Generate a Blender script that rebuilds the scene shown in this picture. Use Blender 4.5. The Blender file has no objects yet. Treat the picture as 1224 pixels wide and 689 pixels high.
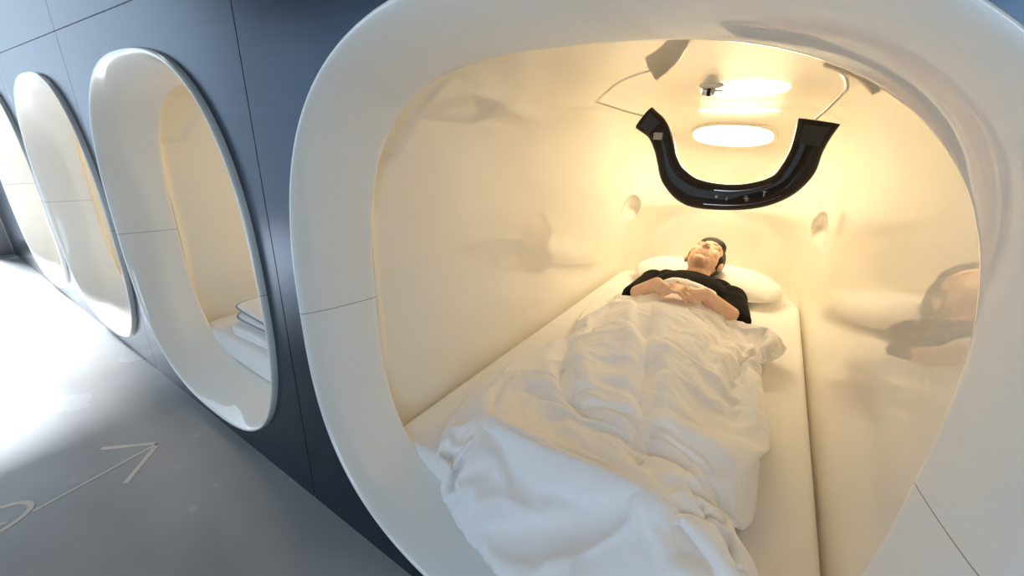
import bpy, bmesh, math, random
import numpy as np
from mathutils import Vector, Matrix
random.seed(4); rng = np.random.default_rng(4)
S = bpy.context.scene
C = bpy.data.collections.new('scene'); S.collection.children.link(C)
PI = math.pi
WALL = 0.42                      # face of the pod wall; the camera stands at the origin, 0.925 m up
CAMZ = 0.925

# ---------------------------------------------------------------- materials
def mat(name, col=(.8, .8, .8), rough=.5, metal=0., coat=0., coat_rough=.03, spec=.5, sheen=0.):
    m = bpy.data.materials.new(name); m.use_nodes = True
    b = m.node_tree.nodes['Principled BSDF']
    b.inputs['Base Color'].default_value = (*col, 1); b.inputs['Roughness'].default_value = rough
    b.inputs['Metallic'].default_value = metal; b.inputs['Coat Weight'].default_value = coat
    b.inputs['Coat Roughness'].default_value = coat_rough; b.inputs['Specular IOR Level'].default_value = spec
    b.inputs['Sheen Weight'].default_value = sheen
    return m
def nd(m, t, **kw):
    n = m.node_tree.nodes.new(t)
    for k, v in kw.items():
        if k.startswith('_'): setattr(n, k[1:], v)
        else: n.inputs[k.replace('0', ' ')].default_value = v
    return n
def lk(m, a, b): m.node_tree.links.new(a, b)
def bsdf(m): return m.node_tree.nodes['Principled BSDF']
def add_noise(m, scale, c1, c2, detail=6, stretch=None, rough=None, bump=0., coord='Object', bscale=None, target='Normal', dist=.01):
    co = nd(m, 'ShaderNodeTexCoord'); src = co.outputs[coord]
    if stretch:
        mp = nd(m, 'ShaderNodeMapping'); mp.inputs['Scale'].default_value = stretch
        lk(m, src, mp.inputs['Vector']); src = mp.outputs['Vector']
    n = nd(m, 'ShaderNodeTexNoise', Scale=scale, Detail=detail); lk(m, src, n.inputs['Vector'])
    r = nd(m, 'ShaderNodeValToRGB'); r.color_ramp.elements[0].position = .3; r.color_ramp.elements[1].position = .7
    r.color_ramp.elements[0].color = (*c1, 1); r.color_ramp.elements[1].color = (*c2, 1)
    lk(m, n.outputs['Fac'], r.inputs['Fac']); lk(m, r.outputs['Color'], bsdf(m).inputs['Base Color'])
    if rough:
        mr = nd(m, 'ShaderNodeMapRange'); mr.inputs['To Min'].default_value = rough[0]; mr.inputs['To Max'].default_value = rough[1]
        lk(m, n.outputs['Fac'], mr.inputs['Value']); lk(m, mr.outputs['Result'], bsdf(m).inputs['Roughness'])
    if bump:
        n2 = n
        if bscale:
            n2 = nd(m, 'ShaderNodeTexNoise', Scale=bscale, Detail=2); lk(m, src, n2.inputs['Vector'])
        bp = nd(m, 'ShaderNodeBump', Strength=bump, Distance=dist); lk(m, n2.outputs['Fac'], bp.inputs['Height'])
        lk(m, bp.outputs['Normal'], bsdf(m).inputs[target])
        if target == 'Normal' and bsdf(m).inputs['Coat Weight'].default_value > 0:
            lk(m, bp.outputs['Normal'], bsdf(m).inputs['Coat Normal'])
    return m

M = {}
def gloss_plastic(name, c1, c2, joint=None, bump=.02, bscale=6, coat=1., rough=.35):
    m = mat(name, c1, rough, coat=coat, coat_rough=.02)
    bsdf(m).inputs['Coat IOR'].default_value = 1.7
    add_noise(m, 2.5, c1, c2, detail=2, bump=bump, bscale=bscale, dist=.02)
    if joint is not None:                       # the hairline where the two mouldings meet, at one height
        co = nd(m, 'ShaderNodeTexCoord'); sp = nd(m, 'ShaderNodeSeparateXYZ'); lk(m, co.outputs['Object'], sp.inputs[0])
        s1 = nd(m, 'ShaderNodeMath', _operation='SUBTRACT'); s1.inputs[1].default_value = joint; lk(m, sp.outputs['Z'], s1.inputs[0])
        s2 = nd(m, 'ShaderNodeMath', _operation='ABSOLUTE'); lk(m, s1.outputs[0], s2.inputs[0])
        s3 = nd(m, 'ShaderNodeMath', _operation='LESS_THAN'); s3.inputs[1].default_value = .0009; lk(m, s2.outputs[0], s3.inputs[0])
        mx = nd(m, 'ShaderNodeMix', _data_type='RGBA'); mx.inputs[7].default_value = (.33, .29, .23, 1)
        old = bsdf(m).inputs['Base Color'].links[0].from_socket
        lk(m, s3.outputs[0], mx.inputs[0]); lk(m, old, mx.inputs[6]); lk(m, mx.outputs[2], bsdf(m).inputs['Base Color'])
    return m
M['frame'] = gloss_plastic('cream_gloss_frame', (.86, .855, .82), (.88, .875, .84), joint=.575, bump=.004, bscale=4)
M['shell'] = gloss_plastic('cream_gloss_shell', (.86, .82, .735), (.88, .84, .755), bump=.014, bscale=7)
M['metal'] = add_noise(mat('dark_brushed_panel', (.1, .13, .17), .3, metal=.9), 3, (.055, .078, .112), (.065, .09, .125), stretch=(1, 1, 60), rough=(.22, .27))
M['gap'] = mat('dark_joint', (.008, .009, .011), .8)
M['edge'] = mat('pale_panel_edge', (.36, .40, .45), .4)
M['concrete'] = add_noise(mat('polished_concrete', (.3, .33, .36), .3), 3.2, (.36, .365, .37), (.42, .425, .43), detail=10, rough=(.20, .32), bump=.03)
M['paint'] = mat('floor_marking_paint', (.72, .68, .6), .55)
M['plaster'] = add_noise(mat('plaster', (.2, .2, .2), .8), 8, (.17, .175, .18), (.2, .205, .21), bump=.05)
M['alu'] = mat('window_aluminium', (.3, .32, .34), .4, metal=.6)
M['sheet'] = add_noise(mat('white_sheet', (.86, .85, .84), .85, sheen=.15), 420, (.84, .83, .82), (.88, .87, .86), detail=2, bump=.08, bscale=600, dist=.001)
M['duvet'] = add_noise(mat('white_duvet_cotton', (.88, .87, .87), .8, sheen=.2), 420, (.86, .85, .85), (.9, .89, .89), detail=2, bump=.06, bscale=500, dist=.001)
M['pillow'] = add_noise(mat('white_pillowcase', (.88, .87, .86), .8, sheen=.2), 420, (.86, .85, .84), (.9, .89, .88), detail=2, bump=.1, bscale=9, dist=.02)
M['grey_line'] = mat('grey_edging', (.33, .36, .43), .8)
M['black'] = mat('piano_black', (.020, .013, .008), .3, coat=.45, coat_rough=.02, spec=.1)
M['dark'] = mat('dark_grey_plastic', (.03, .028, .026), .3)
M['chrome'] = mat('chrome', (.8, .8, .8), .12, metal=1.)
M['icon'] = mat('grey_icon_print', (.35, .34, .32), .5)
M['cable'] = mat('white_cable', (.8, .76, .68), .35, coat=.5)
M['white_plastic'] = mat('white_plastic', (.82, .8, .75), .35)
M['shirt'] = add_noise(mat('black_cotton', (.010, .009, .009), .95, spec=.12), 300, (.010, .009, .009), (.016, .015, .015), bump=.2, bscale=30)
M['hair'] = add_noise(mat('black_hair', (.012, .009, .007), .5), 60, (.008, .006, .005), (.02, .014, .010), stretch=(6, 1, 1), bump=.6, dist=.006)
M['lip'] = mat('lip', (.46, .20, .16), .5)
def skin():
    m = mat('skin', (.62, .40, .28), .5)
    add_noise(m, 30, (.68, .44, .30), (.74, .49, .34), bump=.05)
    b = bsdf(m); b.inputs['Subsurface Weight'].default_value = .1; b.inputs['Subsurface Radius'].default_value = (.01, .004, .002)
    b.inputs['Subsurface Scale'].default_value = .4
    return m
M['skin'] = skin()
def glow(name, col, s):
    m = bpy.data.materials.new(name); m.use_nodes = True; nt = m.node_tree; nt.nodes.clear()
    e = nt.nodes.new('ShaderNodeEmission'); o = nt.nodes.new('ShaderNodeOutputMaterial')
    e.inputs[0].default_value = (*col, 1); e.inputs[1].default_value = s; nt.links.new(e.outputs[0], o.inputs[0]); return m
LAMP = (1., .79, .47)
M['lamp'] = glow('lamp_diffuser', LAMP, 40)
def pane():
    m = bpy.data.materials.new('window_glass'); m.use_nodes = True; nt = m.node_tree; nt.nodes.clear()
    t = nt.nodes.new('ShaderNodeBsdfTransparent'); g = nt.nodes.new('ShaderNodeBsdfGlossy'); g.inputs['Roughness'].default_value = .0
    w = nt.nodes.new('ShaderNodeLayerWeight'); q = nt.nodes.new('ShaderNodeMath'); q.operation = 'POWER'; q.inputs[1].default_value = 4; nt.links.new(w.outputs['Facing'], q.inputs[0])
    f = nt.nodes.new('ShaderNodeMapRange'); f.inputs['To Min'].default_value = .04; f.inputs['To Max'].default_value = .9; nt.links.new(q.outputs[0], f.inputs['Value']); x = nt.nodes.new('ShaderNodeMixShader'); o = nt.nodes.new('ShaderNodeOutputMaterial')
    nt.links.new(f.outputs[0], x.inputs[0]); nt.links.new(t.outputs[0], x.inputs[1]); nt.links.new(g.outputs[0], x.inputs[2]); nt.links.new(x.outputs[0], o.inputs[0]); return m
M['glass'] = pane()

# ---------------------------------------------------------------- object helpers
def link(o, parent=None):
    C.objects.link(o)
    if parent is not None: o.parent = parent
    return o
def mesh_obj(name, verts, faces, m, parent=None, smooth=True, mats=None, midx=None):
    me = bpy.data.meshes.new(name); me.from_pydata([tuple(map(float, v)) for v in verts], [], [tuple(map(int, f)) for f in faces])
    for x in (mats or [m]): me.materials.append(x)
    if midx is not None: me.polygons.foreach_set('material_index', np.asarray(midx, np.int32))
    if smooth: me.polygons.foreach_set('use_smooth', np.ones(len(me.polygons), bool))
    me.update()
    return link(bpy.data.objects.new(name, me), parent)
def bm_obj(name, bm, m, parent=None, smooth=False, mats=None, recalc=True):
    if recalc: bmesh.ops.recalc_face_normals(bm, faces=bm.faces[:])
    me = bpy.data.meshes.new(name); bm.to_mesh(me); bm.free()
    for x in (mats or [m]): me.materials.append(x)
    if smooth: me.polygons.foreach_set('use_smooth', np.ones(len(me.polygons), bool))
    return link(bpy.data.objects.new(name, me), parent)
def thing(name, label, cat, loc=(0, 0, 0), group=None):
    o = bpy.data.objects.new(name, None); o.empty_display_size = .1; o.location = loc; link(o)
    return tag(o, label, cat, group)
def tag(o, label, cat, group=None):
    o['label'] = label; o['category'] = cat
    if group: o['group'] = group
    return o
def struct(o): o['kind'] = 'structure'; return o
def box(bm, lo, hi, bev=0., mi=0):
    r = bmesh.ops.create_cube(bm, size=1); vs = r['verts']
    for v in vs: v.co = Vector([(lo[i] + hi[i]) / 2 + v.co[i] * (hi[i] - lo[i]) for i in range(3)])
    fs = list({f for v in vs for f in v.link_faces})
    for f in fs: f.material_index = mi
    if bev:
        es = list({e for v in vs for e in v.link_edges}); bmesh.ops.bevel(bm, geom=es, offset=bev, segments=3, affect='EDGES', profile=.5)
def tube(name, pts, r, m, parent=None, seg=10):
    pts = [Vector(p) for p in pts]; V = []; F = []
    up = Vector((.3, .2, 1)).normalized()
    for i, p in enumerate(pts):
        t = (pts[min(i + 1, len(pts) - 1)] - pts[max(i - 1, 0)]).normalized(); a = t.cross(up).normalized(); b = t.cross(a)
        for k in range(seg): V.append(p + (a * math.cos(2 * PI * k / seg) + b * math.sin(2 * PI * k / seg)) * r)
    for i in range(len(pts) - 1):
        for k in range(seg): F.append((i * seg + k, i * seg + (k + 1) % seg, (i + 1) * seg + (k + 1) % seg, (i + 1) * seg + k))
    F.append(tuple(range(seg))[::-1]); F.append(tuple(range((len(pts) - 1) * seg, len(pts) * seg)))
    return mesh_obj(name, V, F, m, parent)
def spline(P, n):                                   # Catmull-Rom through points
    P = np.asarray(P, float); Q = np.vstack([2 * P[0] - P[1], P, 2 * P[-1] - P[-2]]); out = []
    k = len(P) - 1
    for u in np.linspace(0, k, n):
        i = min(int(u), k - 1); t = u - i; a, b, c, d = Q[i:i + 4]
        out.append(.5 * (2 * b + (c - a) * t + (2 * a - 5 * b + 4 * c - d) * t * t + (3 * b - a - 3 * c + d) * t ** 3))
    return np.array(out)
def sstep(x, a, b): t = np.clip((x - a) / (b - a), 0, 1); return t * t * (3 - 2 * t)
def se_r(th, a, b, m): return ((np.abs(np.cos(th)) / a) ** m + (np.abs(np.sin(th)) / b) ** m) ** (-1 / m)

# ---------------------------------------------------------------- the pods
ZC = .575                        # middle height of a pod mouth
OUT = (.515, .53, 2.6); OPN = (.468, .475, 3.0); OPX = .0
SHX, SHZ, SHW, SHH = .010, .605, .49, .505    # middle and half size of the cavity behind the mouth
DEPTH0 = 1.60; DLEN = .66
def contour(b, th):              # b = 1 outer rim, 0 opening
    r = se_r(th, *OUT) * b + se_r(th, *OPN) * (1 - b); return r * np.cos(th) + OPX * (1 - b), r * np.sin(th)
def build_frame(parent):
    N = 288; th = np.linspace(0, 2 * PI, N, endpoint=False)
    prof = spline([(1.0, .03), (1.012, .004), (.985, -.010), (.89, -.015), (.74, -.010), (.56, .010), (.36, .042), (.18, .082), (.05, .118), (0, .138), (.06, .146), (.3, .148)], 60)
    V = []; F = []
    for b, y in prof:
        x, z = contour(b, th); V += list(zip(x, np.full(N, y), z + ZC))
    for i in range(len(prof) - 1):
        for k in range(N): F.append((i * N + k, i * N + (k + 1) % N, (i + 1) * N + (k + 1) % N, (i + 1) * N + k))
    return mesh_obj('mouth_frame', V, F, M['frame'], parent)
def shell_radius(th):
    up = se_r(th, SHW, SHH, 4.2); lo = se_r(th, SHW, SHH, 16); w = sstep(np.sin(th), -.25, .1); return lo * (1 - w) + up * w
DIMPLES = [(-.297, -.357 / 2.4), (.0908, -.147)]     # seen directions of the two finger niches
def build_shell(parent):
    N = 420; th = np.linspace(0, 2 * PI, N, endpoint=False)
    r = shell_radius(th); X = r * np.cos(th); Z = r * np.sin(th)
    rings = []
    ox, oz = contour(.06, th)
    rings.append(np.stack([ox, np.full(N, .146), oz + ZC], 1))
    rings.append(np.stack([X * .975 + SHX * .9, np.full(N, .149), Z * .975 + SHZ], 1))
    ys = np.concatenate([np.linspace(.153, .45, 40), np.linspace(.47, DEPTH0, 40)])
    for y in ys:
        s = 1 - .014 * math.exp(-((y - .153) / .008))
        px = X * s + SHX; pz = Z * s + SHZ
        zr = pz - CAMZ                              # blind pocket: the shell steps back near the top corners of the mouth
        lim = .225 + .55 * np.maximum(zr + .04, 0)
        w = sstep(zr, -.043, -.037) * (1 - sstep(zr, .10, .16)) * (1 - sstep(np.full(N, y), lim - .012, lim + .012)) * (y > .15)
        px = px + np.sign(np.cos(th)) * w * .008
        rings.append(np.stack([px, np.full(N, y), pz], 1))
    n = 2.2 + 3.4 * sstep(-np.sin(th), -.1, .95)
    for ph in np.linspace(0, PI / 2, 130)[1:-1]:
        rho = math.cos(ph) ** (2 / n); y = DEPTH0 + DLEN * math.sin(ph) ** (2 / n)
        rings.append(np.stack([X * rho + SHX, y, Z * rho + SHZ], 1))
    P = np.array(rings)                              # ring, angle, xyz
    cx = -.262
    for rx, rz in DIMPLES:                           # press each niche into the surface where it is seen
        wx = P[..., 0] + cx; wy = P[..., 1] + WALL; wz = P[..., 2] - CAMZ
        far = wy > 1.9
        d = np.where(far, np.hypot(wx / wy - rx, wz / wy - rz), 9)
        i = np.unravel_index(np.argmin(d), d.shape); c = P[i].copy()
        q = P - c; dist = np.linalg.norm(q, axis=-1)
        out = c - np.array([SHX, 1.0, c[2]]); out /= np.linalg.norm(out)
        v = q[..., 2] / .098; h = np.linalg.norm(q[..., :2], axis=-1) / .088
        inside = np.clip(1 - (v * 1.0) ** 2 - h ** 2, 0, None)
        depth = np.where(v > -.55, .055 * np.sqrt(inside) * sstep(v, -.62, .25), 0)
        P += depth[..., None] * out
    global SHELL_P
    SHELL_P = P.copy()
    R = len(P); V = P.reshape(-1, 3); F = []
    for i in range(R - 1):
        for k in range(N): F.append((i * N + k, (i + 1) * N + k, (i + 1) * N + (k + 1) % N, i * N + (k + 1) % N))
    cidx = len(V); V = np.vstack([V, [[SHX, DEPTH0 + DLEN, SHZ]]])
    for k in range(N): F.append(((R - 1) * N + k, cidx, (R - 1) * N + (k + 1) % N))
    o = mesh_obj('inner_shell', V, F, M['shell'], parent)
    md = o.modifiers.new('thickness', 'SOLIDIFY'); md.thickness = .008; md.offset = 1
    # make it grow away from the cavity whatever way the faces point
    f = o.data.polygons[N * 30]; inward = f.normal.dot(Vector((SHX, f.center.y, SHZ)) - f.center)
    if inward > 0: o.data.flip_normals()
    return o
PODS = [(-.262, 1.0, 'large open sleeping pod in the foreground holding the bed and sleeper'),
        (-1.41, .93, 'sleeping pod with folded white bedding inside, next pod left of the foreground one'),
        (-2.43, .93, 'narrow looking empty sleeping pod, third along the dark wall'),
        (-3.42, .93, 'washed out sleeping pod at the left picture edge, farthest along the wall')]
pods = []
for i, (cx, sx, lab) in enumerate(PODS):
    if i == 0:
        t = thing('sleeping_pod', lab, 'sleeping pod', (cx, WALL, 0), 'sleeping pods set in the dark wall'); kids = [build_frame(t), build_shell(t)]
    else:
        t = pods[0].copy(); C.objects.link(t); t.location = (cx, WALL, 0); t.scale = (sx, 1, 1); t['label'] = lab
        for k in kids:
            c = k.copy(); C.objects.link(c); c.parent = t
    pods.append(t)

# ---------------------------------------------------------------- corridor
SEAM = [.345, -.868, -1.957, -2.925, -3.92]; ZS = CAMZ + .268; CEIL = 2.45; XL, XR, YB = -4.7, 1.9, -1.45
def build_wall():
    V = []; F = []; MI = []
    g = .0016
    def quad(a, b, c, d, mi=0):
        k = len(V); V.extend([a, b, c, d]); F.append((k, k + 1, k + 2, k + 3)); MI.append(mi)
    y = WALL
    for i, (cx, sx, _) in enumerate(PODS):
        x1, x0 = SEAM[i] - g, SEAM[i + 1] + g; z0, z1 = 0.0, ZS - g
        N = 192; th = list(np.linspace(0, 2 * PI, N, endpoint=False))
        cor = [math.atan2(zz - ZC, xx - cx) % (2 * PI) for xx in (x0, x1) for zz in (z0, z1)]
        th = sorted(set(th + cor)); n = len(th); k0 = len(V)
        for a in th:
            ca, sa = math.cos(a), math.sin(a); r = float(se_r(np.array(math.atan2(sa, ca / sx)), *OUT))
            a2 = math.atan2(sa, ca / sx); rr = float(se_r(np.array(a2), *OUT)) * .985
            V.append((cx + rr * math.cos(a2) * sx, y, ZC + rr * math.sin(a2)))
            ts = []
            if ca > 1e-9: ts.append((x1 - cx) / ca)
            if ca < -1e-9: ts.append((x0 - cx) / ca)
            if sa > 1e-9: ts.append((z1 - ZC) / sa)
            if sa < -1e-9: ts.append((z0 - ZC) / sa)
            tt = min(ts); V.append((cx + ca * tt, y, ZC + sa * tt))
        for k in range(n):
            a, b = k0 + 2 * k, k0 + 2 * ((k + 1) % n); F.append((a, a + 1, b + 1, b)); MI.append(0)
    def panel(x0, x1, z0, z1): quad((x0 + g, y, z0), (x1 - g, y, z0), (x1 - g, y, z1), (x0 + g, y, z1))
    panel(SEAM[0], XR, 0, ZS - g); panel(XL, SEAM[-1], 0, ZS - g)
    xs = [XL] + SEAM[::-1] + [XR]
    for a, b in zip(xs[:-1], xs[1:]): panel(a, b, ZS + g, CEIL)
    for s in SEAM: quad((s - .02, y + .004, 0), (s + .02, y + .004, 0), (s + .02, y + .004, CEIL), (s - .02, y + .004, CEIL), 1)
    quad((XL, y + .003, ZS - .02), (XR, y + .003, ZS - .02), (XR, y + .003, ZS + .02), (XL, y + .003, ZS + .02), 2)
    o = mesh_obj('wall_front', V, F, None, smooth=False, mats=[M['metal'], M['gap'], M['edge']], midx=MI)
    return struct(o)
build_wall()
bm = bmesh.new(); box(bm, (XL, YB, -.1), (XR, WALL + .05, 0)); struct(bm_obj('floor', bm, M['concrete']))
bm = bmesh.new(); box(bm, (XL, YB, CEIL), (XR, WALL + .05, CEIL + .1)); struct(bm_obj('ceiling', bm, M['plaster']))
# glazed wall behind the camera: sill band, head band, piers between the windows
WIN = [(-4.55, -3.4), (-3.2, -1.85), (-1.65, -.3), (.4, 1.75)]; WZ0, WZ1 = .12, 1.85; DAY = (1.2, 1.2, 1.0, 4.0, 1.4)     # sky brightness beyond each window, the end window last
bm = bmesh.new()
box(bm, (XL, YB - .12, 0), (XR, YB, WZ0)); box(bm, (XL, YB - .12, WZ1), (XR, YB, CEIL))
e = [XL] + [v for w in WIN for v in w] + [XR]
for a, b in zip(e[0::2], e[1::2]): box(bm, (a, YB - .12, WZ0), (b, YB, WZ1))
struct(bm_obj('wall_back', bm, M['plaster']))
bm = bmesh.new(); box(bm, (XR, YB - .12, 0), (XR + .1, WALL + .05, CEIL)); struct(bm_obj('wall_right', bm, M['plaster']))
EW = (YB + .12, WALL - .1, .05, 2.25)
bm = bmesh.new()
box(bm, (XL - .1, YB - .12, 0), (XL, EW[0], CEIL)); box(bm, (XL - .1, EW[1], 0), (XL, WALL + .05, CEIL))
box(bm, (XL - .1, EW[0], 0), (XL, EW[1], EW[2])); box(bm, (XL - .1, EW[0], EW[3]), (XL, EW[1], CEIL)); struct(bm_obj('wall_left', bm, M['plaster']))
def window(n, axis, a, b, z0, z1, at):
    def P(u0, v0, w0, u1, v1, w1):
        return ((u0, at + w0, v0), (u1, at + w1, v1)) if axis == 'x' else ((at + w0, u0, v0), (at + w1, u1, v1))
    bm = bmesh.new()
    for u0, u1, v0, v1 in ((a, a + .04, z0, z1), (b - .04, b, z0, z1), (a, b, z0, z0 + .04), (a, b, z1 - .04, z1), ((a + b) / 2 - .02, (a + b) / 2 + .02, z0, z1)):
        lo, hi = P(u0, v0, .02, u1, v1, .07); box(bm, lo, hi, .004)
    o = struct(bm_obj('window_%d' % n, bm, M['alu']))
    bm = bmesh.new(); lo, hi = P(a + .03, z0 + .03, .04, b - .03, z1 - .03, .046); box(bm, lo, hi); bm_obj('window_pane', bm, M['glass'], o)
for i, (a, b) in enumerate(WIN): window(i + 1, 'x', a, b, WZ0, WZ1, YB - .11)
window(len(WIN) + 1, 'y', EW[0], EW[1], EW[2], EW[3], XL - .1)
def light(name, kind, loc, rot, energy, col, **kw):
    L = bpy.data.lights.new(name, kind); L.energy = energy; L.color = col
    for k, v in kw.items():
        if k == 'portal': L.cycles.is_portal = v
        else: setattr(L, k, v)
    o = bpy.data.objects.new(name, L); o.location = loc; o.rotation_euler = rot; link(o); return o
SKY = (.64, .81, 1.)
def day(w, h, loc, rot, L): light('window_daylight', 'AREA', loc, rot, L * PI * w * h, SKY, shape='RECTANGLE', size=w, size_y=h)
for (a, b), L in zip(WIN, DAY): day(b - a, WZ1 - WZ0, ((a + b) / 2, YB - .13, (WZ0 + WZ1) / 2), (PI / 2, 0, 0), L)
day(EW[1] - EW[0], 2.2, (XL - .11, (EW[0] + EW[1]) / 2, 1.15), (PI / 2, 0, -PI / 2), DAY[-1])

light('sun', 'SUN', (-8, -.5, 4), Vector((.70, .04, -.70)).to_track_quat('-Z', 'Y').to_euler(), 48, (.92, .96, 1.), angle=.35)

# arrow painted on the floor, pointing at the wall, with a stadium shaped number ring at its tail
def floor_mark():
    bm = bmesh.new()
    def bar(p, q, w):
        p = Vector((*p, .0012)); q = Vector((*q, .0012)); d = (q - p).normalized(); n = Vector((-d.y, d.x, 0)) * w / 2
        vs = [bm.verts.new(v) for v in (p - n, q - n, q + n, p + n)]; bm.faces.new(vs)
        vs2 = [bm.verts.new(v.co - Vector((0, 0, .001))) for v in vs]
        for k in range(4): bm.faces.new((vs[k], vs2[k], vs2[(k + 1) % 4], vs[(k + 1) % 4]))
    tip = (-1.447, .263)
    bar((-1.402, -.006), tip, .008); bar((-1.332, .153), tip, .013); bar((-1.554, .156), tip, .013)
    o = bm_obj('floor_arrow', bm, M['paint'])
    tag(o, 'thin off-white arrow painted on the grey floor, pointing to the dark wall', 'floor marking')
    bm = bmesh.new(); ring = []
    for k in range(64):
        a = 2 * PI * k / 64; ca, sa = math.cos(a), math.sin(a)
        ring.append([bm.verts.new((-1.435 + (.055 + o) * ca, -.10 + (.095 + o) * sa, z)) for o, z in ((-.006, .0002), (-.006, .0012), (.006, .0012), (.006, .0002))])
    for k in range(64):
        p, q = ring[k], ring[(k + 1) % 64]
        for e in range(3): bm.faces.new((p[e], p[e + 1], q[e + 1], q[e]))
    bar2(bm, (-1.435, -.12), (-1.41, -.05), .010)
    o = bm_obj('floor_ring_marking', bm, M['paint'])
    tag(o, 'faded painted oval on the floor at the tail of the arrow', 'floor marking')
def bar2(bm, p, q, w):
    p = Vector((*p, .0012)); q = Vector((*q, .0012)); d = (q - p).normalized(); n = Vector((-d.y, d.x, 0)) * w / 2; d = d * w * .3
    vs = [bm.verts.new(v) for v in (p - n - d, q - n + d, q + n + d, p + n - d)]; bm.faces.new(vs)
    vs2 = [bm.verts.new(v.co - Vector((0, 0, .001))) for v in vs]
    for k in range(4): bm.faces.new((vs[k], vs2[k], vs2[(k + 1) % 4], vs[(k + 1) % 4]))
floor_mark()

# ---------------------------------------------------------------- bed
BED = .195
def mattress(name, x0, x1, y0, y1, zb, zt, rh, label, wr=.0):
    # rounded plan outline swept with a rounded edge, top wrinkled a little
    o_pts = []
    def arc(cx, cy, r, a0, a1, n):
        for k in range(n + 1): a = a0 + (a1 - a0) * k / n; o_pts.append((cx + r * math.cos(a), cy + r * math.sin(a)))
    arc(x1 - .05, y0 + .05, .05, -PI / 2, 0, 8); arc(x1 - rh, y1 - rh, rh, 0, PI / 2, 16); arc(x0 + rh, y1 - rh, rh, PI / 2, PI, 16); arc(x0 + .05, y0 + .05, .05, PI, 1.5 * PI, 8)
    P = np.array(o_pts); n = len(P); cx, cy = (x0 + x1) / 2, (y0 + y1) / 2
    # resample
    L = np.r_[0, np.cumsum(np.linalg.norm(np.diff(np.vstack([P, P[:1]]), axis=0), axis=1))]; u = np.linspace(0, L[-1], 240, endpoint=False)
    Q = np.vstack([P, P[:1]]); P = np.stack([np.interp(u, L, Q[:, 0]), np.interp(u, L, Q[:, 1])], 1); n = len(P)
    nor = np.roll(P, -1, 0) - np.roll(P, 1, 0); nor = np.stack([nor[:, 1], -nor[:, 0]], 1); nor /= np.linalg.norm(nor, axis=1)[:, None]
    re = .022; rows = [(-.012, zb), (-.004, zb + .004), (0, zb + .014), (0, zt - re)]
    for k in range(1, 7): a = PI / 2 * k / 6; rows.append((-re * (1 - math.cos(a)), zt - re + re * math.sin(a)))
    V = []; F = []
    for off, z in rows:
        for p, q in zip(P, nor): V.append((p[0] + q[0] * off, p[1] + q[1] * off, z))
    base = len(rows)
    inner = P - nor * re
    for s in np.linspace(.97, .0, 24)[:-1]:
        for p in inner:
            x = cx + (p[0] - cx) * s; y = cy + (p[1] - cy) * s
            V.append((x, y, zt + wr * math.sin(x * 37 + y * 11 + 2 * math.sin(y * 9)) * math.sin(y * 23 - x * 14)))
    R = base + 23
    for i in range(R - 1):
        for k in range(n): F.append((i * n + k, i * n + (k + 1) % n, (i + 1) * n + (k + 1) % n, (i + 1) * n + k))
    V.append((cx, cy, zt)); c = len(V) - 1
    for k in range(n): F.append(((R - 1) * n + k, (R - 1) * n + (k + 1) % n, c))
    F.append(tuple(range(n))[::-1])
    o = mesh_obj(name, V, F, M['sheet']); return tag(o, label, 'mattress', 'mattresses in the pods')
mattress('mattress', -.718, .228, .561, 2.60, .108, BED, .24, 'white sheeted mattress under the sleeping person', .0012)

def pillow(name, c, sx, sy, h, rz, label):
    V = []; F = []; nu, nv = 48, 32
    for s in (1, -1):
        for j in range(nv + 1):
            for i in range(nu + 1):
                u, v = 2 * i / nu - 1, 2 * j / nv - 1
                e = max(0, 1 - abs(u) ** 2.6) ** .5 * max(0, 1 - abs(v) ** 2.6) ** .5
                ww = 1 - .05 * (v * v) * (1 - abs(u)); hh = 1 - .06 * u * u
                z = s * h * e * (1 if s > 0 else .55) + .003 * math.sin(9 * u + 4 * v) * e
                x, y = u * math.sqrt(1 - .30 * v * v) * sx * ww, v * math.sqrt(1 - .30 * u * u) * sy * hh
                dent = .055 * math.exp(-((x - c[3]) / .10) ** 2 - ((y + .10) / .15) ** 2) if s > 0 else 0
                V.append((x, y, z - dent))
    n = (nu + 1) * (nv + 1)
    for s in (0, 1):
        for j in range(nv):
            for i in range(nu):
                q = (s * n + j * (nu + 1) + i, s * n + j * (nu + 1) + i + 1, s * n + (j + 1) * (nu + 1) + i + 1, s * n + (j + 1) * (nu + 1) + i); F.append(q if s == 0 else q[::-1])
    o = mesh_obj(name, V, F, M['pillow'])
    bm = bmesh.new(); bm.from_mesh(o.data); bmesh.ops.remove_doubles(bm, verts=bm.verts[:], dist=.0004); bmesh.ops.recalc_face_normals(bm, faces=bm.faces[:]); bm.to_mesh(o.data); bm.free()
    o.location = c[:3]; o.rotation_euler = (0, 0, rz)
    return tag(o, label, 'pillow')
pillow('pillow', (-.235, 2.375, BED + .0535, -.01), .375, .215, .095, -.03, 'white pillow under the sleeping person\'s head')

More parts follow.
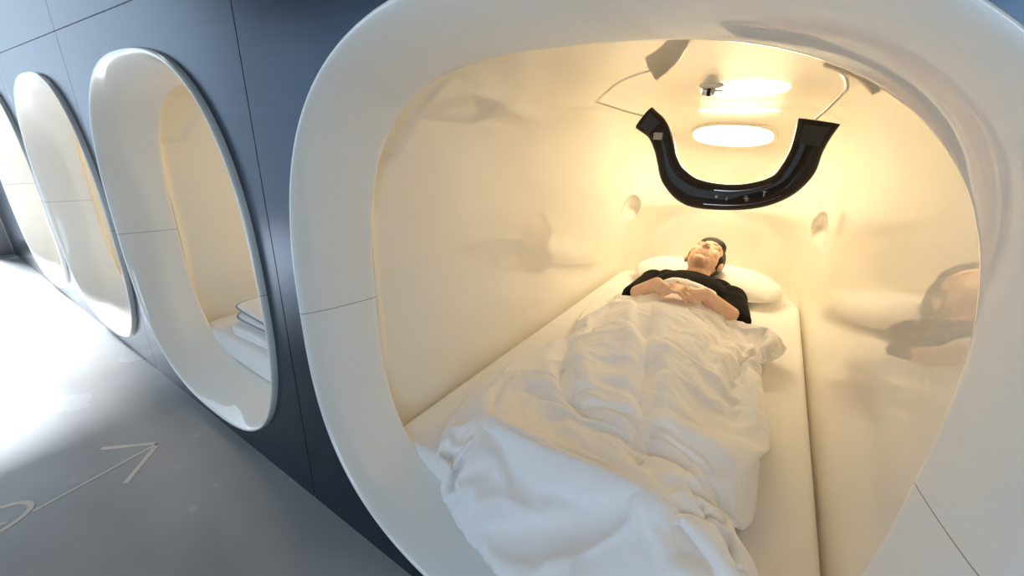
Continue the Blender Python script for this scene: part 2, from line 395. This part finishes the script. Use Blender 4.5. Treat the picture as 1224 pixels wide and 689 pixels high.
# ---------------------------------------------------------------- person
PX = -.245                                            # middle line of the body
def ell(c, r, rot=None):
    bm = bmesh.new(); bmesh.ops.create_icosphere(bm, subdivisions=4, radius=1)
    R = rot or Matrix.Identity(3)
    V = [tuple(Vector(c) + R @ Vector((v.co.x * r[0], v.co.y * r[1], v.co.z * r[2]))) for v in bm.verts]; F = [tuple(v.index for v in f.verts) for f in bm.faces]
    bm.free(); return V, F
def cap(p, q, r0, r1, n=20, flat=False):              # tapered capsule
    p = Vector(p); q = Vector(q); d = (q - p); L = d.length; d.normalize(); a = d.orthogonal().normalized(); b = d.cross(a)
    prof = []
    for k in range(7): t = PI / 2 * (1 - k / 6); prof.append((-r0 * math.sin(t), max(r0 * math.cos(t), 1e-4)))
    if flat: prof += [(L, r1), (L, 1e-4)]
    else:
        for k in range(7): t = PI / 2 * k / 6; prof.append((L + r1 * math.sin(t), max(r1 * math.cos(t), 1e-4)))
    V = []; F = []
    for h, r in prof:
        for k in range(n): V.append(tuple(p + d * h + (a * math.cos(2 * PI * k / n) + b * math.sin(2 * PI * k / n)) * r))
    for i in range(len(prof) - 1):
        for k in range(n): F.append((i * n + k, i * n + (k + 1) % n, (i + 1) * n + (k + 1) % n, (i + 1) * n + k))
    F.append(tuple(range(n))[::-1]); F.append(tuple(range((len(prof) - 1) * n, len(prof) * n)))
    return V, F
def merge(pieces):
    V = []; F = []
    for v, f in pieces:
        k = len(V); V += v; F += [tuple(i + k for i in t) for t in f]
    return V, F
def remeshed(name, pieces, vox, m, parent, smooth_it=3, disp=None):
    V, F = merge(pieces); o = mesh_obj(name, V, F, m)
    r = o.modifiers.new('r', 'REMESH'); r.mode = 'VOXEL'; r.voxel_size = vox; r.use_smooth_shade = True
    s = o.modifiers.new('s', 'SMOOTH'); s.iterations = smooth_it; s.factor = .5
    me = bpy.data.meshes.new_from_object(o.evaluated_get(bpy.context.evaluated_depsgraph_get()))
    bpy.data.objects.remove(o)
    me.name = name; me.materials.clear(); me.materials.append(m)
    me.polygons.foreach_set('use_smooth', np.ones(len(me.polygons), bool))
    return link(bpy.data.objects.new(name, me), parent)
person = thing('person', 'person in a black top lying asleep on their back with hands clasped on the duvet', 'person', (PX, 1.5, BED + .006))
P0 = Vector((PX, 1.5, BED + .006))
def B(x, y, z): return (x, y - 1.5, z)                # body coords: x from the middle line, y along the bed, z above the mattress
# head frame: face up, chin towards the camera, tipped a little sideways
HC = Vector(B(.010, 2.225, .196))
HR = (Matrix.Rotation(-.17, 3, 'Z') @ Matrix.Rotation(.30, 3, 'X') @ Matrix.Rotation(.10, 3, 'Y'))
def H(s, c, f): return tuple(HC + HR @ Vector((s, c, f)) * 1.06)
def hell(c, r): return ell(H(*c), [v * 1.06 for v in r], HR)
head = [hell((0, .028, -.014), (.076, .096, .092)), hell((0, -.030, .016), (.066, .085, .066)), hell((0, -.070, .030), (.052, .044, .044)), hell((0, -.094, .050), (.028, .022, .024)), hell((0, -.055, .058), (.038, .034, .026)),
        cap(H(0, .018, .076), H(0, -.020, .095), .008, .0105), hell((.011, -.024, .086), (.008, .009, .009)), hell((-.011, -.024, .086), (.008, .009, .009)),
        cap(H(-.040, .032, .058), H(.040, .032, .058), .017, .017), hell((.040, -.020, .044), (.025, .034, .028)), hell((-.040, -.020, .044), (.025, .034, .028)),
        hell((0, -.050, .079), (.021, .006, .0065)), hell((0, -.061, .076), (.017, .0065, .007)),
        hell((.031, .010, .066), (.015, .009, .009)), hell((-.031, .010, .066), (.015, .009, .009)),
        hell((.079, -.012, -.012), (.010, .030, .019)), hell((-.079, -.012, -.012), (.010, .030, .019)),
        cap(H(0, -.045, -.025), B(0, 2.08, .105), .054, .058)]
SH = [(-.175, 1.99, .090), (.175, 1.975, .090)]; EL = [(-.208, 1.795, .072), (.218, 1.77, .072)]; WR = [(-.088, 1.652, .198), (.094, 1.642, .198)]
arms = []
for s, e_, w in zip(SH, EL, WR):
    arms += [ell(B(*s), (.060, .062, .058)), cap(B(*s), B(*e_), .052, .043), cap(B(*e_), B(*w), .043, .027)]
# clasped hands: palms lean together, fingers interlaced over the opposite back
hands = []
HX, HY, HZ = .003, 1.600, .196
for sd, w in ((-1, WR[0]), (1, WR[1])):
    def Q(x, y, z): return B(HX + sd * x, HY + y, HZ + z)
    hands += [cap(B(*w), Q(.055, .012, -.002), .026, .028), ell(Q(.046, -.002, -.006), (.030, .040, .016), Matrix.Rotation(sd * .35, 3, 'Y'))]
    off = 0 if sd < 0 else -.012
    for k, ln in enumerate((.92, 1.0, .95, .78)):
        y = .036 - k * .024 + off; r = .0084 - .0004 * k
        pts = [(.034, y, .002), (.012, y - .002, .0175), (-.022 * ln, y - .007, .0170), (-.044 * ln, y - .013, .004), (-.052 * ln, y - .018, -.012)]
        for p, q in zip(pts[:-1], pts[1:]): hands.append(cap(Q(*p), Q(*q), r, r * .95, 12))
    tp = [(.048, .036, .004), (.020, .050, .014), (-.012, .048 + .008 * sd, .018 + .006 * sd)]
    for p, q, r in zip(tp[:-1], tp[1:], (.0115, .0095)): hands.append(cap(Q(*p), Q(*q), r, r * .9, 12))
torso = [ell(B(0, 1.93, .095), (.165, .150, .092)), ell(B(0, 1.70, .082), (.150, .20, .074)), ell(B(0, 1.44, .085), (.160, .13, .082)),
         cap(B(-.12, 2.03, .095), B(.12, 2.02, .095), .058, .058)]
legs = []
for sd in (-1, 1):
    legs += [cap(B(sd * .085, 1.42, .080), B(sd * .105, 1.00, .068), .080, .056), cap(B(sd * .105, 1.00, .066), B(sd * .115, .64, .045), .056, .036),
             cap(B(sd * .115, .66, .042), B(sd * .185, .60, .115), .034, .026), ell(B(sd * .17, .605, .10), (.036, .026, .045))]
body = remeshed('body', head + arms + hands + torso + legs, .0026, M['skin'], person, 2)
body.data.materials.append(M['lip'])
Hi = HR.transposed(); mi = np.zeros(len(body.data.polygons), np.int32)
for p in body.data.polygons:
    q = Hi @ (p.center - HC) / 1.06
    if q.z > .070 and abs(q.x) < .025 * math.sqrt(max(0, 1 - ((q.y + .0565) / .0135) ** 2)): mi[p.index] = 1
body.data.polygons.foreach_set('material_index', mi)
inf = .007
shirt_p = [ell(B(0, 1.93, .095), (.165 + inf, .150, .092 + inf)), ell(B(0, 1.70, .082), (.150 + inf, .20, .074 + inf)), cap(B(-.12, 2.03, .095), B(.12, 2.02, .095), .058 + inf, .058 + inf), ell(B(0, 1.47, .088), (.166, .08, .084))]
for s, e_, w in zip(SH, EL, WR):
    shirt_p.append(cap(B(*e_), Vector(B(*e_)).lerp(Vector(B(*w)), .17), .054, .050, flat=True))
    s_, q = Vector(B(*s)), Vector(B(*e_)); d = (q - s_).normalized()
    shirt_p += [ell(B(*s), (.068, .070, .066)), cap(s_, q + d * .004, .062, .056)]
shirt = remeshed('shirt', shirt_p, .004, M['shirt'], person, 3)
tx = bpy.data.textures.new('cloth_folds', 'CLOUDS'); tx.noise_scale = .06
md = shirt.modifiers.new('folds', 'DISPLACE'); md.texture = tx; md.strength = .008; md.mid_level = .35
hair_p = [hell((0, .040, -.026), (.083, .096, .094)), hell((0, .085, .030), (.064, .045, .045))]
hair_p += [hell((s * .062, .014, -.004), (.021, .042, .036)) for s in (-1, 1)]
for k in range(15):                                   # short fringe lying flat on the forehead
    t = -1 + k / 7; sx_ = .056 * t; hair_p.append(cap(H(sx_, .098 - .018 * t * t, .030 - .006 * t * t), H(sx_ * .96, .074 - .022 * t * t + .003 * (k % 3), .059 - .016 * t * t), .011, .005, 10))
remeshed('hair', hair_p, .0028, M['hair'], person, 1)
for sd in (-1, 1):
    remeshed('eyebrow', [cap(H(sd * .016, .029, .0785), H(sd * .034, .034, .0765), .0022, .0022, 8), cap(H(sd * .034, .034, .0765), H(sd * .050, .029, .066), .0022, .0015, 8)], .0015, M['hair'], person, 1)

# ---------------------------------------------------------------- light in the pod
def frame_from(n):
    n = Vector(n).normalized(); x = Vector((1, 0, 0)); x = (x - n * x.dot(n)).normalized(); y = n.cross(x); return Matrix((x, y, n)).transposed()
def pod_light(cx, sx, strength):
    pass
def on_shell(rx, rz, ymin=1.7):                       # the point of the foreground cavity seen in a direction, with its inward normal
    A = SHELL_P + np.array([PODS[0][0], WALL, -CAMZ]); d = np.where(A[..., 1] > ymin, np.hypot(A[..., 0] / A[..., 1] - rx, A[..., 2] / A[..., 1] - rz), 9)
    i, k = np.unravel_index(np.argmin(d), d.shape); c = A[i, k]; n = np.cross(A[i + 3, k] - A[i - 3, k], A[i, (k + 3) % 420] - A[i, k - 3]); n /= np.linalg.norm(n)
    if n @ (np.array([c[0], 1.0, -.3]) - c) < 0: n = -n
    return Vector(c) + Vector((0, 0, CAMZ)), Vector(n)
lc, ln = on_shell(-.103, .036); lc += ln * .016; LR = frame_from(ln)
lt = thing('ceiling_light', 'oval warm ceiling light glowing above the sleeping person', 'ceiling light', lc)
def oval_ring(name, prof, m, parent, a, b, fill=False):
    N = 96; V = []; F = []
    for off, h in prof:
        for k in range(N):
            t = 2 * PI * k / N; r = float(se_r(np.array(t), a + off, b + off, 2.4)); V.append(LR @ Vector((r * math.cos(t), r * math.sin(t), h)))
    for i in range(len(prof) - 1):
        for k in range(N): F.append((i * N + k, i * N + (k + 1) % N, (i + 1) * N + (k + 1) % N, (i + 1) * N + k))
    if fill: F.append(tuple(range((len(prof) - 1) * N, len(prof) * N)))
    return mesh_obj(name, V, F, m, parent)
oval_ring('rim', [(.020, -.05), (.020, -.006), (.016, .001), (.004, .001), (0, -.004), (0, -.03)], M['shell'], lt, .18, .088)
oval_ring('diffuser', [(0, -.006), (-.03, -.003), (-.07, -.001)], M['lamp'], lt, .18, .088, fill=True)
for i in (1, 2, 3):
    light('pod_lamp', 'AREA', (PODS[i][0], 2.25, CAMZ + .03), (-PI / 4 + PI * 0, 0, 0), 4.0, LAMP, shape='ELLIPSE', size=.34, size_y=.17)

# ---------------------------------------------------------------- hanging control bar
bar_t = thing('hanging_control_bar', 'glossy black U-shaped control bar hanging by cables above the sleeper', 'control panel', (-.2, 1.6, CAMZ))
UO = Vector((-.2, 1.6, CAMZ))
uc = [(-0.466, 0.105), (-0.412, 0.066), (-0.379, 0.01), (-0.359, -0.039), (-0.326, -0.095), (-0.254, -0.143), (-0.143, -0.149), (-0.052, -0.132), (0.011, -0.096), (0.04, -0.045), (0.049, 0.008), (0.054, 0.05), (0.061, 0.097)]
uw = [0.087, 0.079, 0.071, 0.071, 0.087, 0.099, 0.089, 0.089, 0.089, 0.095, 0.087, 0.093, 0.111]
n_u = 120; cen = spline([(x + .2, z) for x, z in uc], n_u); wid = spline([(w, 0) for w in uw], n_u)[:, 0]
tan = np.gradient(cen, axis=0); tan /= np.linalg.norm(tan, axis=1)[:, None]; nrm = np.stack([-tan[:, 1], tan[:, 0]], 1)
def u_point(i, a, y):            # a across the band (-1 outer .. 1 inner)
    p = cen[i] + nrm[i] * a * wid[i] / 2; return (p[0], y, p[1])
def u_section(k, n): t = 2 * PI * k / n; ca, sa = math.cos(t), math.sin(t); return math.copysign(abs(ca) ** .55, ca), math.copysign(abs(sa) ** .7, sa)
V = []; F = []; ns = 40
for i in range(n_u):
    for k in range(ns):
        a, h = u_section(k, ns); V.append(u_point(i, a, -.024 * h - .006 * (1 - a * a) * (h > 0)))
for i in range(n_u - 1):
    for k in range(ns): F.append((i * ns + k, i * ns + (k + 1) % ns, (i + 1) * ns + (k + 1) % ns, (i + 1) * ns + k))
F.append(tuple(range(ns))[::-1]); F.append(tuple(range((n_u - 1) * ns, n_u * ns)))
bo = mesh_obj('bar_body', V, F, M['black'], bar_t)
bmx = bmesh.new(); bmx.from_mesh(bo.data); bmesh.ops.recalc_face_normals(bmx, faces=bmx.faces[:]); bmx.to_mesh(bo.data); bmx.free()
def strip(name, i0, i1, a, w, m, y=-.0315, t=.002):
    V = []; F = []
    idx = list(range(i0, i1 + 1))
    for i in idx:
        for aa, yy in ((a - w, y), (a + w, y), (a + w, y + t), (a - w, y + t)): V.append(u_point(i, aa, yy))
    for j in range(len(idx) - 1):
        for k in range(4): F.append((j * 4 + k, j * 4 + (k + 1) % 4, j * 4 + 4 + (k + 1) % 4, j * 4 + 4 + k))
    F.append((3, 2, 1, 0)); e = (len(idx) - 1) * 4; F.append((e, e + 1, e + 2, e + 3))
    return mesh_obj(name, V, F, m, bar_t, smooth=False)
strip('trim_line', 56, 76, .52, .022, M['chrome'], y=-.0285); strip('trim_line', 54, 77, -.56, .016, M['chrome'], y=-.0285)
def glyph(i, a, kind):
    c = Vector(u_point(i, a, -.0302)); bm = bmesh.new()
    def b(x0, z0, x1, z1): box(bm, (c.x + x0, c.y - .0012, c.z + z0), (c.x + x1, c.y + .001, c.z + z1))
    if kind == 'dot': b(-.004, -.004, .004, .004)
    if kind == 'bar': b(-.0015, -.006, .0015, .006)
    if kind == 'plus': b(-.008, -.0015, .008, .0015); b(-.0015, -.008, .0015, .008); b(-.006, .005, -.003, .008); b(.003, -.008, .006, -.005)
    if kind == 'tee': b(-.002, -.008, .002, .006); b(-.005, .006, .005, .009)
    bm_obj('button_mark', bm, M['icon'], bar_t)
glyph(57, .05, 'dot'); glyph(60, -.05, 'bar'); glyph(66, -.1, 'plus'); glyph(72, -.02, 'tee')
strip('end_panel', 2, 9, .0, .62, M['dark'], y=-.0318); strip('end_panel', n_u - 16, n_u - 4, .0, .62, M['dark'], y=-.0318)
bm = bmesh.new(); c = Vector(u_point(14, -.05, -.034)); box(bm, c - Vector((.015, .006, .012)), c + Vector((.015, .006, .012)), .002); bm_obj('sensor', bm, M['icon'], bar_t)
def loc(p): return Vector((p[0], p[1], p[2] + CAMZ)) - UO
tube('cable', [loc(p) for p in spline([(-.452, 1.6, .108), (-.52, 1.57, .123), (-.61, 1.47, .150), (-.66, 1.37, .172), (-.672, 1.33, .185)], 24)], .0028, M['cable'], bar_t)
tube('cable', [loc(p) for p in spline([(.052, 1.6, .105), (.066, 1.52, .120), (.088, 1.38, .152), (.104, 1.27, .184)], 24)], .0045, M['cable'], bar_t)

# small sprinkler head on the pod ceiling
sp_t = thing('sprinkler_head', 'small silver and black sprinkler head on the pod ceiling beside the light reflection', 'sprinkler', (-.232, 1.44, CAMZ + .184))
def lathe(name, prof, m, parent, rot=None, off=(0, 0, 0), n=24):
    V = []; F = []
    for r, z in prof:
        for k in range(n): v = Vector((r * math.cos(2 * PI * k / n), r * math.sin(2 * PI * k / n), z)); V.append((rot @ v if rot else v) + Vector(off))
    for i in range(len(prof) - 1):
        for k in range(n): F.append((i * n + k, i * n + (k + 1) % n, (i + 1) * n + (k + 1) % n, (i + 1) * n + k))
    F.append(tuple(range(n))[::-1]); F.append(tuple(range((len(prof) - 1) * n, len(prof) * n)))
    return mesh_obj(name, V, F, m, parent)
lathe('base', [(.004, .003), (.034, .001), (.032, -.004), (.016, -.008), (.004, -.008)], M['white_plastic'], sp_t)
RY = Matrix.Rotation(PI / 2, 3, 'Y')
lathe('barrel', [(.002, -.022), (.010, -.022), (.011, -.019), (.011, .010), (.007, .013), (.002, .013)], M['chrome'], sp_t, RY, (0, 0, -.016))
lathe('band', [(.0112, -.008), (.0125, -.008), (.0125, .002), (.0112, .002)], M['gap'], sp_t, RY, (0, 0, -.016))
lathe('nozzle', [(.001, .012), (.004, .012), (.0035, .032), (.001, .033)], M['chrome'], sp_t, RY, (0, 0, -.014))

# ---------------------------------------------------------------- duvet: a padded two layer cover dropped over the sleeper and left to crumple
def make_duvet():
    from mathutils.geometry import delaunay_2d_cdt, intersect_point_line
    poly = np.array([(-.53, 1.735), (-.59, 1.64), (-.60, 1.50), (-.555, 1.36), (-.505, 1.22), (-.555, 1.06), (-.565, .86), (-.555, .75), (-.51, .645), (-.455, .56), (-.39, .49), (-.27, .44), (-.10, .41), (.09, .41), (.21, .47),
                     (.20, .62), (.175, .74), (.10, .79), (.13, .86), (.145, 1.10), (.15, 1.28), (.18, 1.50), (.18, 1.62), (.11, 1.69), (-.03, 1.68), (-.11, 1.70), (-.15, 1.735), (-.24, 1.745), (-.31, 1.735), (-.37, 1.70), (-.45, 1.725)])
    k = len(poly); Q = np.vstack([poly[-1:], poly, poly[:2]]); ed = []
    for i in range(k):
        a, b, c, d = Q[i], Q[i + 1], Q[i + 2], Q[i + 3]; n = max(2, int(np.linalg.norm(c - b) / DS))
        for t in np.arange(n) / n: ed.append(.5 * (2 * b + (c - a) * t + (2 * a - 5 * b + 4 * c - d) * t * t + (3 * b - a - 3 * c + d) * t ** 3))
    ed = np.array(ed); n = len(ed); pts = [Vector(p) for p in ed]; y = .42; row = 0
    A = ed; Bn = np.roll(ed, -1, 0)
    def inside(p):
        c = ((A[:, 1] > p[1]) != (Bn[:, 1] > p[1])) & (p[0] < (Bn[:, 0] - A[:, 0]) * (p[1] - A[:, 1]) / (Bn[:, 1] - A[:, 1] + 1e-12) + A[:, 0]); return c.sum() % 2 == 1
    r2 = np.random.default_rng(7)
    while y < 1.83:
        for x in np.arange(-.65 + (row % 2) * DS / 2, .22, DS):
            p = np.array((x, y)) + r2.uniform(-.18, .18, 2) * DS
            if inside(p) and np.min(np.linalg.norm(ed - p, axis=1)) > DS * .6: pts.append(Vector(p))
        y += DS * .866; row += 1
    vo, eo, fo, *_ = delaunay_2d_cdt(pts, [(i, (i + 1) % n) for i in range(n)], [list(range(n))], 1, 1e-5)
    vo = np.array([tuple(v) for v in vo]); N = len(vo)
    z0 = BED + .26
    dist = np.array([np.min(np.linalg.norm(ed - p, axis=1)) for p in vo]); th = .004 + .022 * np.clip(dist / .07, 0, 1) ** .6
    border = dist < 1e-4
    V = [(x, y, z0 + (0 if b else t)) for (x, y), t, b in zip(vo, th, border)]; idx = np.arange(N); low = idx.copy(); 
    for i in range(N):
        if not border[i]: low[i] = len(V); V.append((vo[i, 0], vo[i, 1], z0 - th[i]))
    F = [tuple(f) for f in fo] + [tuple(int(low[i]) for i in f)[::-1] for f in fo]
    o = mesh_obj('duvet', V, F, M['duvet'])
    bmd = bmesh.new(); bmd.from_mesh(o.data); bmesh.ops.recalc_face_normals(bmd, faces=bmd.faces[:]); bmd.to_mesh(o.data); bmd.free()
    # things it falls on (only while it settles)
    helpers = []
    def collide(ob, th):
        m = ob.modifiers.new('c', 'COLLISION'); ob.collision.thickness_outer = th; ob.collision.cloth_friction = 30; ob.collision.use_culling = False; helpers.append(ob)
    V2, F2 = merge(torso + legs); h = remeshed('settle_body', torso + legs, .014, M['skin'], None, 2); h.location = P0; collide(h, .008)
    bmh = bmesh.new(); box(bmh, (-.735, .575, BED - .06), (.24, 2.3, BED), .02); collide(bm_obj('settle_bed', bmh, M['sheet']), .006)
    bmh = bmesh.new(); box(bmh, (-.80, .40, .02), (.30, .62, .155), .0); collide(bm_obj('settle_lip', bmh, M['sheet']), .006)
    for x0, x1 in ((-.90, -.728), (.238, .40)):
        bmh = bmesh.new(); box(bmh, (x0, .45, .0), (x1, 2.3, .9)); collide(bm_obj('settle_wall', bmh, M['sheet']), .004)
    md = o.modifiers.new('cloth', 'CLOTH'); s = md.settings
    s.quality = 6; s.mass = .06; s.tension_stiffness = 18; s.compression_stiffness = 12; s.shear_stiffness = 6; s.bending_stiffness = .04
    s.tension_damping = 8; s.compression_damping = 8; s.shear_damping = 5; s.bending_damping = .6; s.air_damping = 2.
    s.use_pressure = True; s.uniform_pressure_force = PRES; s.shrink_min = -SHR; s.shrink_max = -SHR
    cs = md.collision_settings; cs.use_collision = True; cs.collision_quality = 3; cs.distance_min = .004; cs.friction = 30; cs.use_self_collision = False
    md.point_cache.frame_start = 1; md.point_cache.frame_end = FR
    S.frame_start = 1; S.frame_end = FR
    for f in range(1, FR + 1):
        S.frame_set(f)
    dg = bpy.context.evaluated_depsgraph_get(); me = bpy.data.meshes.new_from_object(o.evaluated_get(dg))
    o.modifiers.clear(); o.data = me; me.name = 'duvet'
    for h in helpers: bpy.data.objects.remove(h)
    S.frame_set(1)
    me.polygons.foreach_set('use_smooth', np.ones(len(me.polygons), bool))
    # the long creases that run down the cover
    co = np.empty(len(me.vertices) * 3); me.vertices.foreach_get('co', co); co = co.reshape(-1, 3)
    no = np.empty(len(me.vertices) * 3); me.vertices.foreach_get('normal', no); up = np.clip(no.reshape(-1, 3)[:, 2], 0, 1)
    for pts, dep, wd in CREASES:
        q = spline(pts, 60); d = np.hypot(co[:, None, 0] - q[None, :, 0], co[:, None, 1] - q[None, :, 1]); i = d.argmin(1); dm = d.min(1)
        fade = np.sin(PI * np.clip((i + 6) / 71, 0, 1)) ** .6
        co[:, 2] += up * fade * dep * (-np.exp(-(dm / wd) ** 2) + .55 * np.exp(-((dm - 2.4 * wd) / (1.3 * wd)) ** 2))
    me.vertices.foreach_set('co', co.ravel()); me.update()
    sb = o.modifiers.new('round', 'SUBSURF'); sb.levels = 1; sb.render_levels = 1
    tag(o, 'rumpled white duvet spread over the sleeping person', 'duvet')
    return o
CREASES = [([(-0.349, 1.529), (-0.269, 1.265), (-0.202, 1.067), (-0.15, 0.856), (-0.117, 0.704)], 0.03, 0.022), ([(-0.518, 1.2), (-0.44, 1.003), (-0.347, 0.855), (-0.269, 0.784)], 0.025, 0.02), ([(0.019, 1.51), (0.008, 1.253), (0.034, 1.063)], 0.022, 0.018), ([(0.068, 0.694), (0.032, 0.714), (-0.012, 0.707)], 0.022, 0.016)]
DS, PRES, SHR, FR = .0125, 2.1, .22, 70
duvet = make_duvet()

# ---------------------------------------------------------------- bedding in the other pods
def folded(name, c, sx, sy, h, layers, rz, m, label, cat, sag=.0, group=None):
    N = 160; th = np.linspace(0, 2 * PI, N, endpoint=False); r = se_r(th, sx / 2, sy / 2, 9); V = []; F = []
    X, Y = r * np.cos(th), r * np.sin(th); rows = []
    for k in range(layers * 8 + 1):
        t = k / (layers * 8); dent = .55 * (h / layers) * (1 - abs(math.sin(PI * layers * t)) ** .5); rows.append((1 - dent / (sx / 2), 1 - dent / (sy / 2), t))
    for s in np.linspace(.96, .02, 14): rows.append((s * rows[layers * 8][0], s * rows[layers * 8][1], 1.0))
    for a, b, t in rows:
        for x, y in zip(X * a, Y * b):
            e = max(abs(x) / (sx / 2), abs(y) / (sy / 2)); z = h * t * (1 + .22 * (1 - e ** 4) * (t > .9)) + t * .004 * math.sin(x * 26 + y * 15) - t * sag * (x / sx) ** 2
            V.append((x, y, z))
    R = len(rows)
    for i in range(R - 1):
        for k in range(N): F.append((i * N + k, i * N + (k + 1) % N, (i + 1) * N + (k + 1) % N, (i + 1) * N + k))
    F.append(tuple(range(N))[::-1]); F.append(tuple(range((R - 1) * N, R * N)))
    o = mesh_obj(name, V, F, m); o.location = c; o.rotation_euler = (0, 0, rz); tag(o, label, cat, group)
    return o, X, Y
def edging(o, X, Y, z, r):  # thin grey line run round a folded sheet at one height
    pts = [(x * 1.003, y * 1.003, z) for x, y in zip(X, Y)]; pts.append(pts[0]); tube('edging', pts, r, M['grey_line'], o, 6)
folded('folded_duvet', (-1.44, .815, BED + .001), .46, .44, .036, 2, .06, M['duvet'], 'thick folded white duvet at the bottom of the bedding pile in the second pod', 'duvet')
o, X, Y = folded('folded_sheet', (-1.45, .825, BED + .051), .43, .42, .020, 1, .02, M['sheet'], 'folded white sheet in the middle of the second pod\'s bedding pile, dark grey hem', 'sheet', group='folded sheets in the second pod'); edging(o, X, Y, .010, .004)
o, X, Y = folded('folded_sheet', (-1.46, .825, BED + .083), .43, .42, .020, 1, -.05, M['sheet'], 'folded white sheet topmost on the second pod\'s bedding pile, blue-grey hem', 'sheet', group='folded sheets in the second pod'); edging(o, X, Y, .010, .004)
m0 = bpy.data.objects['mattress']
for i, lab in ((1, 'white sheeted mattress under the folded bedding in the second pod'), (2, 'white mattress inside the third pod along the dark wall')):
    c = m0.copy(); C.objects.link(c); c.scale = (.93, 1, 1); c.location = (PODS[i][0] - PODS[0][0] * .93, 0, 0); c['label'] = lab


# ---------------------------------------------------------------- sky, camera, colour
W = bpy.data.worlds.new('sky'); S.world = W; W.use_nodes = True
bg = W.node_tree.nodes['Background']; bg.inputs[0].default_value = (.72, .86, 1., 1); bg.inputs[1].default_value = .8
cam = bpy.data.cameras.new('camera'); co = bpy.data.objects.new('camera', cam); link(co); S.camera = co
cam.sensor_fit = 'HORIZONTAL'; cam.sensor_width = 36; cam.lens = 478. / 1224 * 36; cam.clip_start = .02
yaw, pit, roll = .563, .348, .041
fw = Vector((-math.sin(yaw) * math.cos(pit), math.cos(yaw) * math.cos(pit), -math.sin(pit))); rt = Vector((math.cos(yaw), math.sin(yaw), 0)); u = rt.cross(fw)
r2 = rt * math.cos(roll) + u * math.sin(roll); u2 = -rt * math.sin(roll) + u * math.cos(roll)
co.matrix_world = Matrix(((r2.x, u2.x, -fw.x, 0), (r2.y, u2.y, -fw.y, 0), (r2.z, u2.z, -fw.z, CAMZ), (0, 0, 0, 1)))
vs = S.view_settings; vs.view_transform = 'Standard'; vs.look = 'None'; vs.exposure = 0; vs.gamma = 1; vs.use_curve_mapping = False
S.cycles.max_bounces = 14; S.cycles.diffuse_bounces = 12; S.cycles.glossy_bounces = 6; S.cycles.transparent_max_bounces = 8
S.cycles.caustics_reflective = False; S.cycles.caustics_refractive = False; S.cycles.sample_clamp_indirect = 15
S.cycles.use_denoising = True
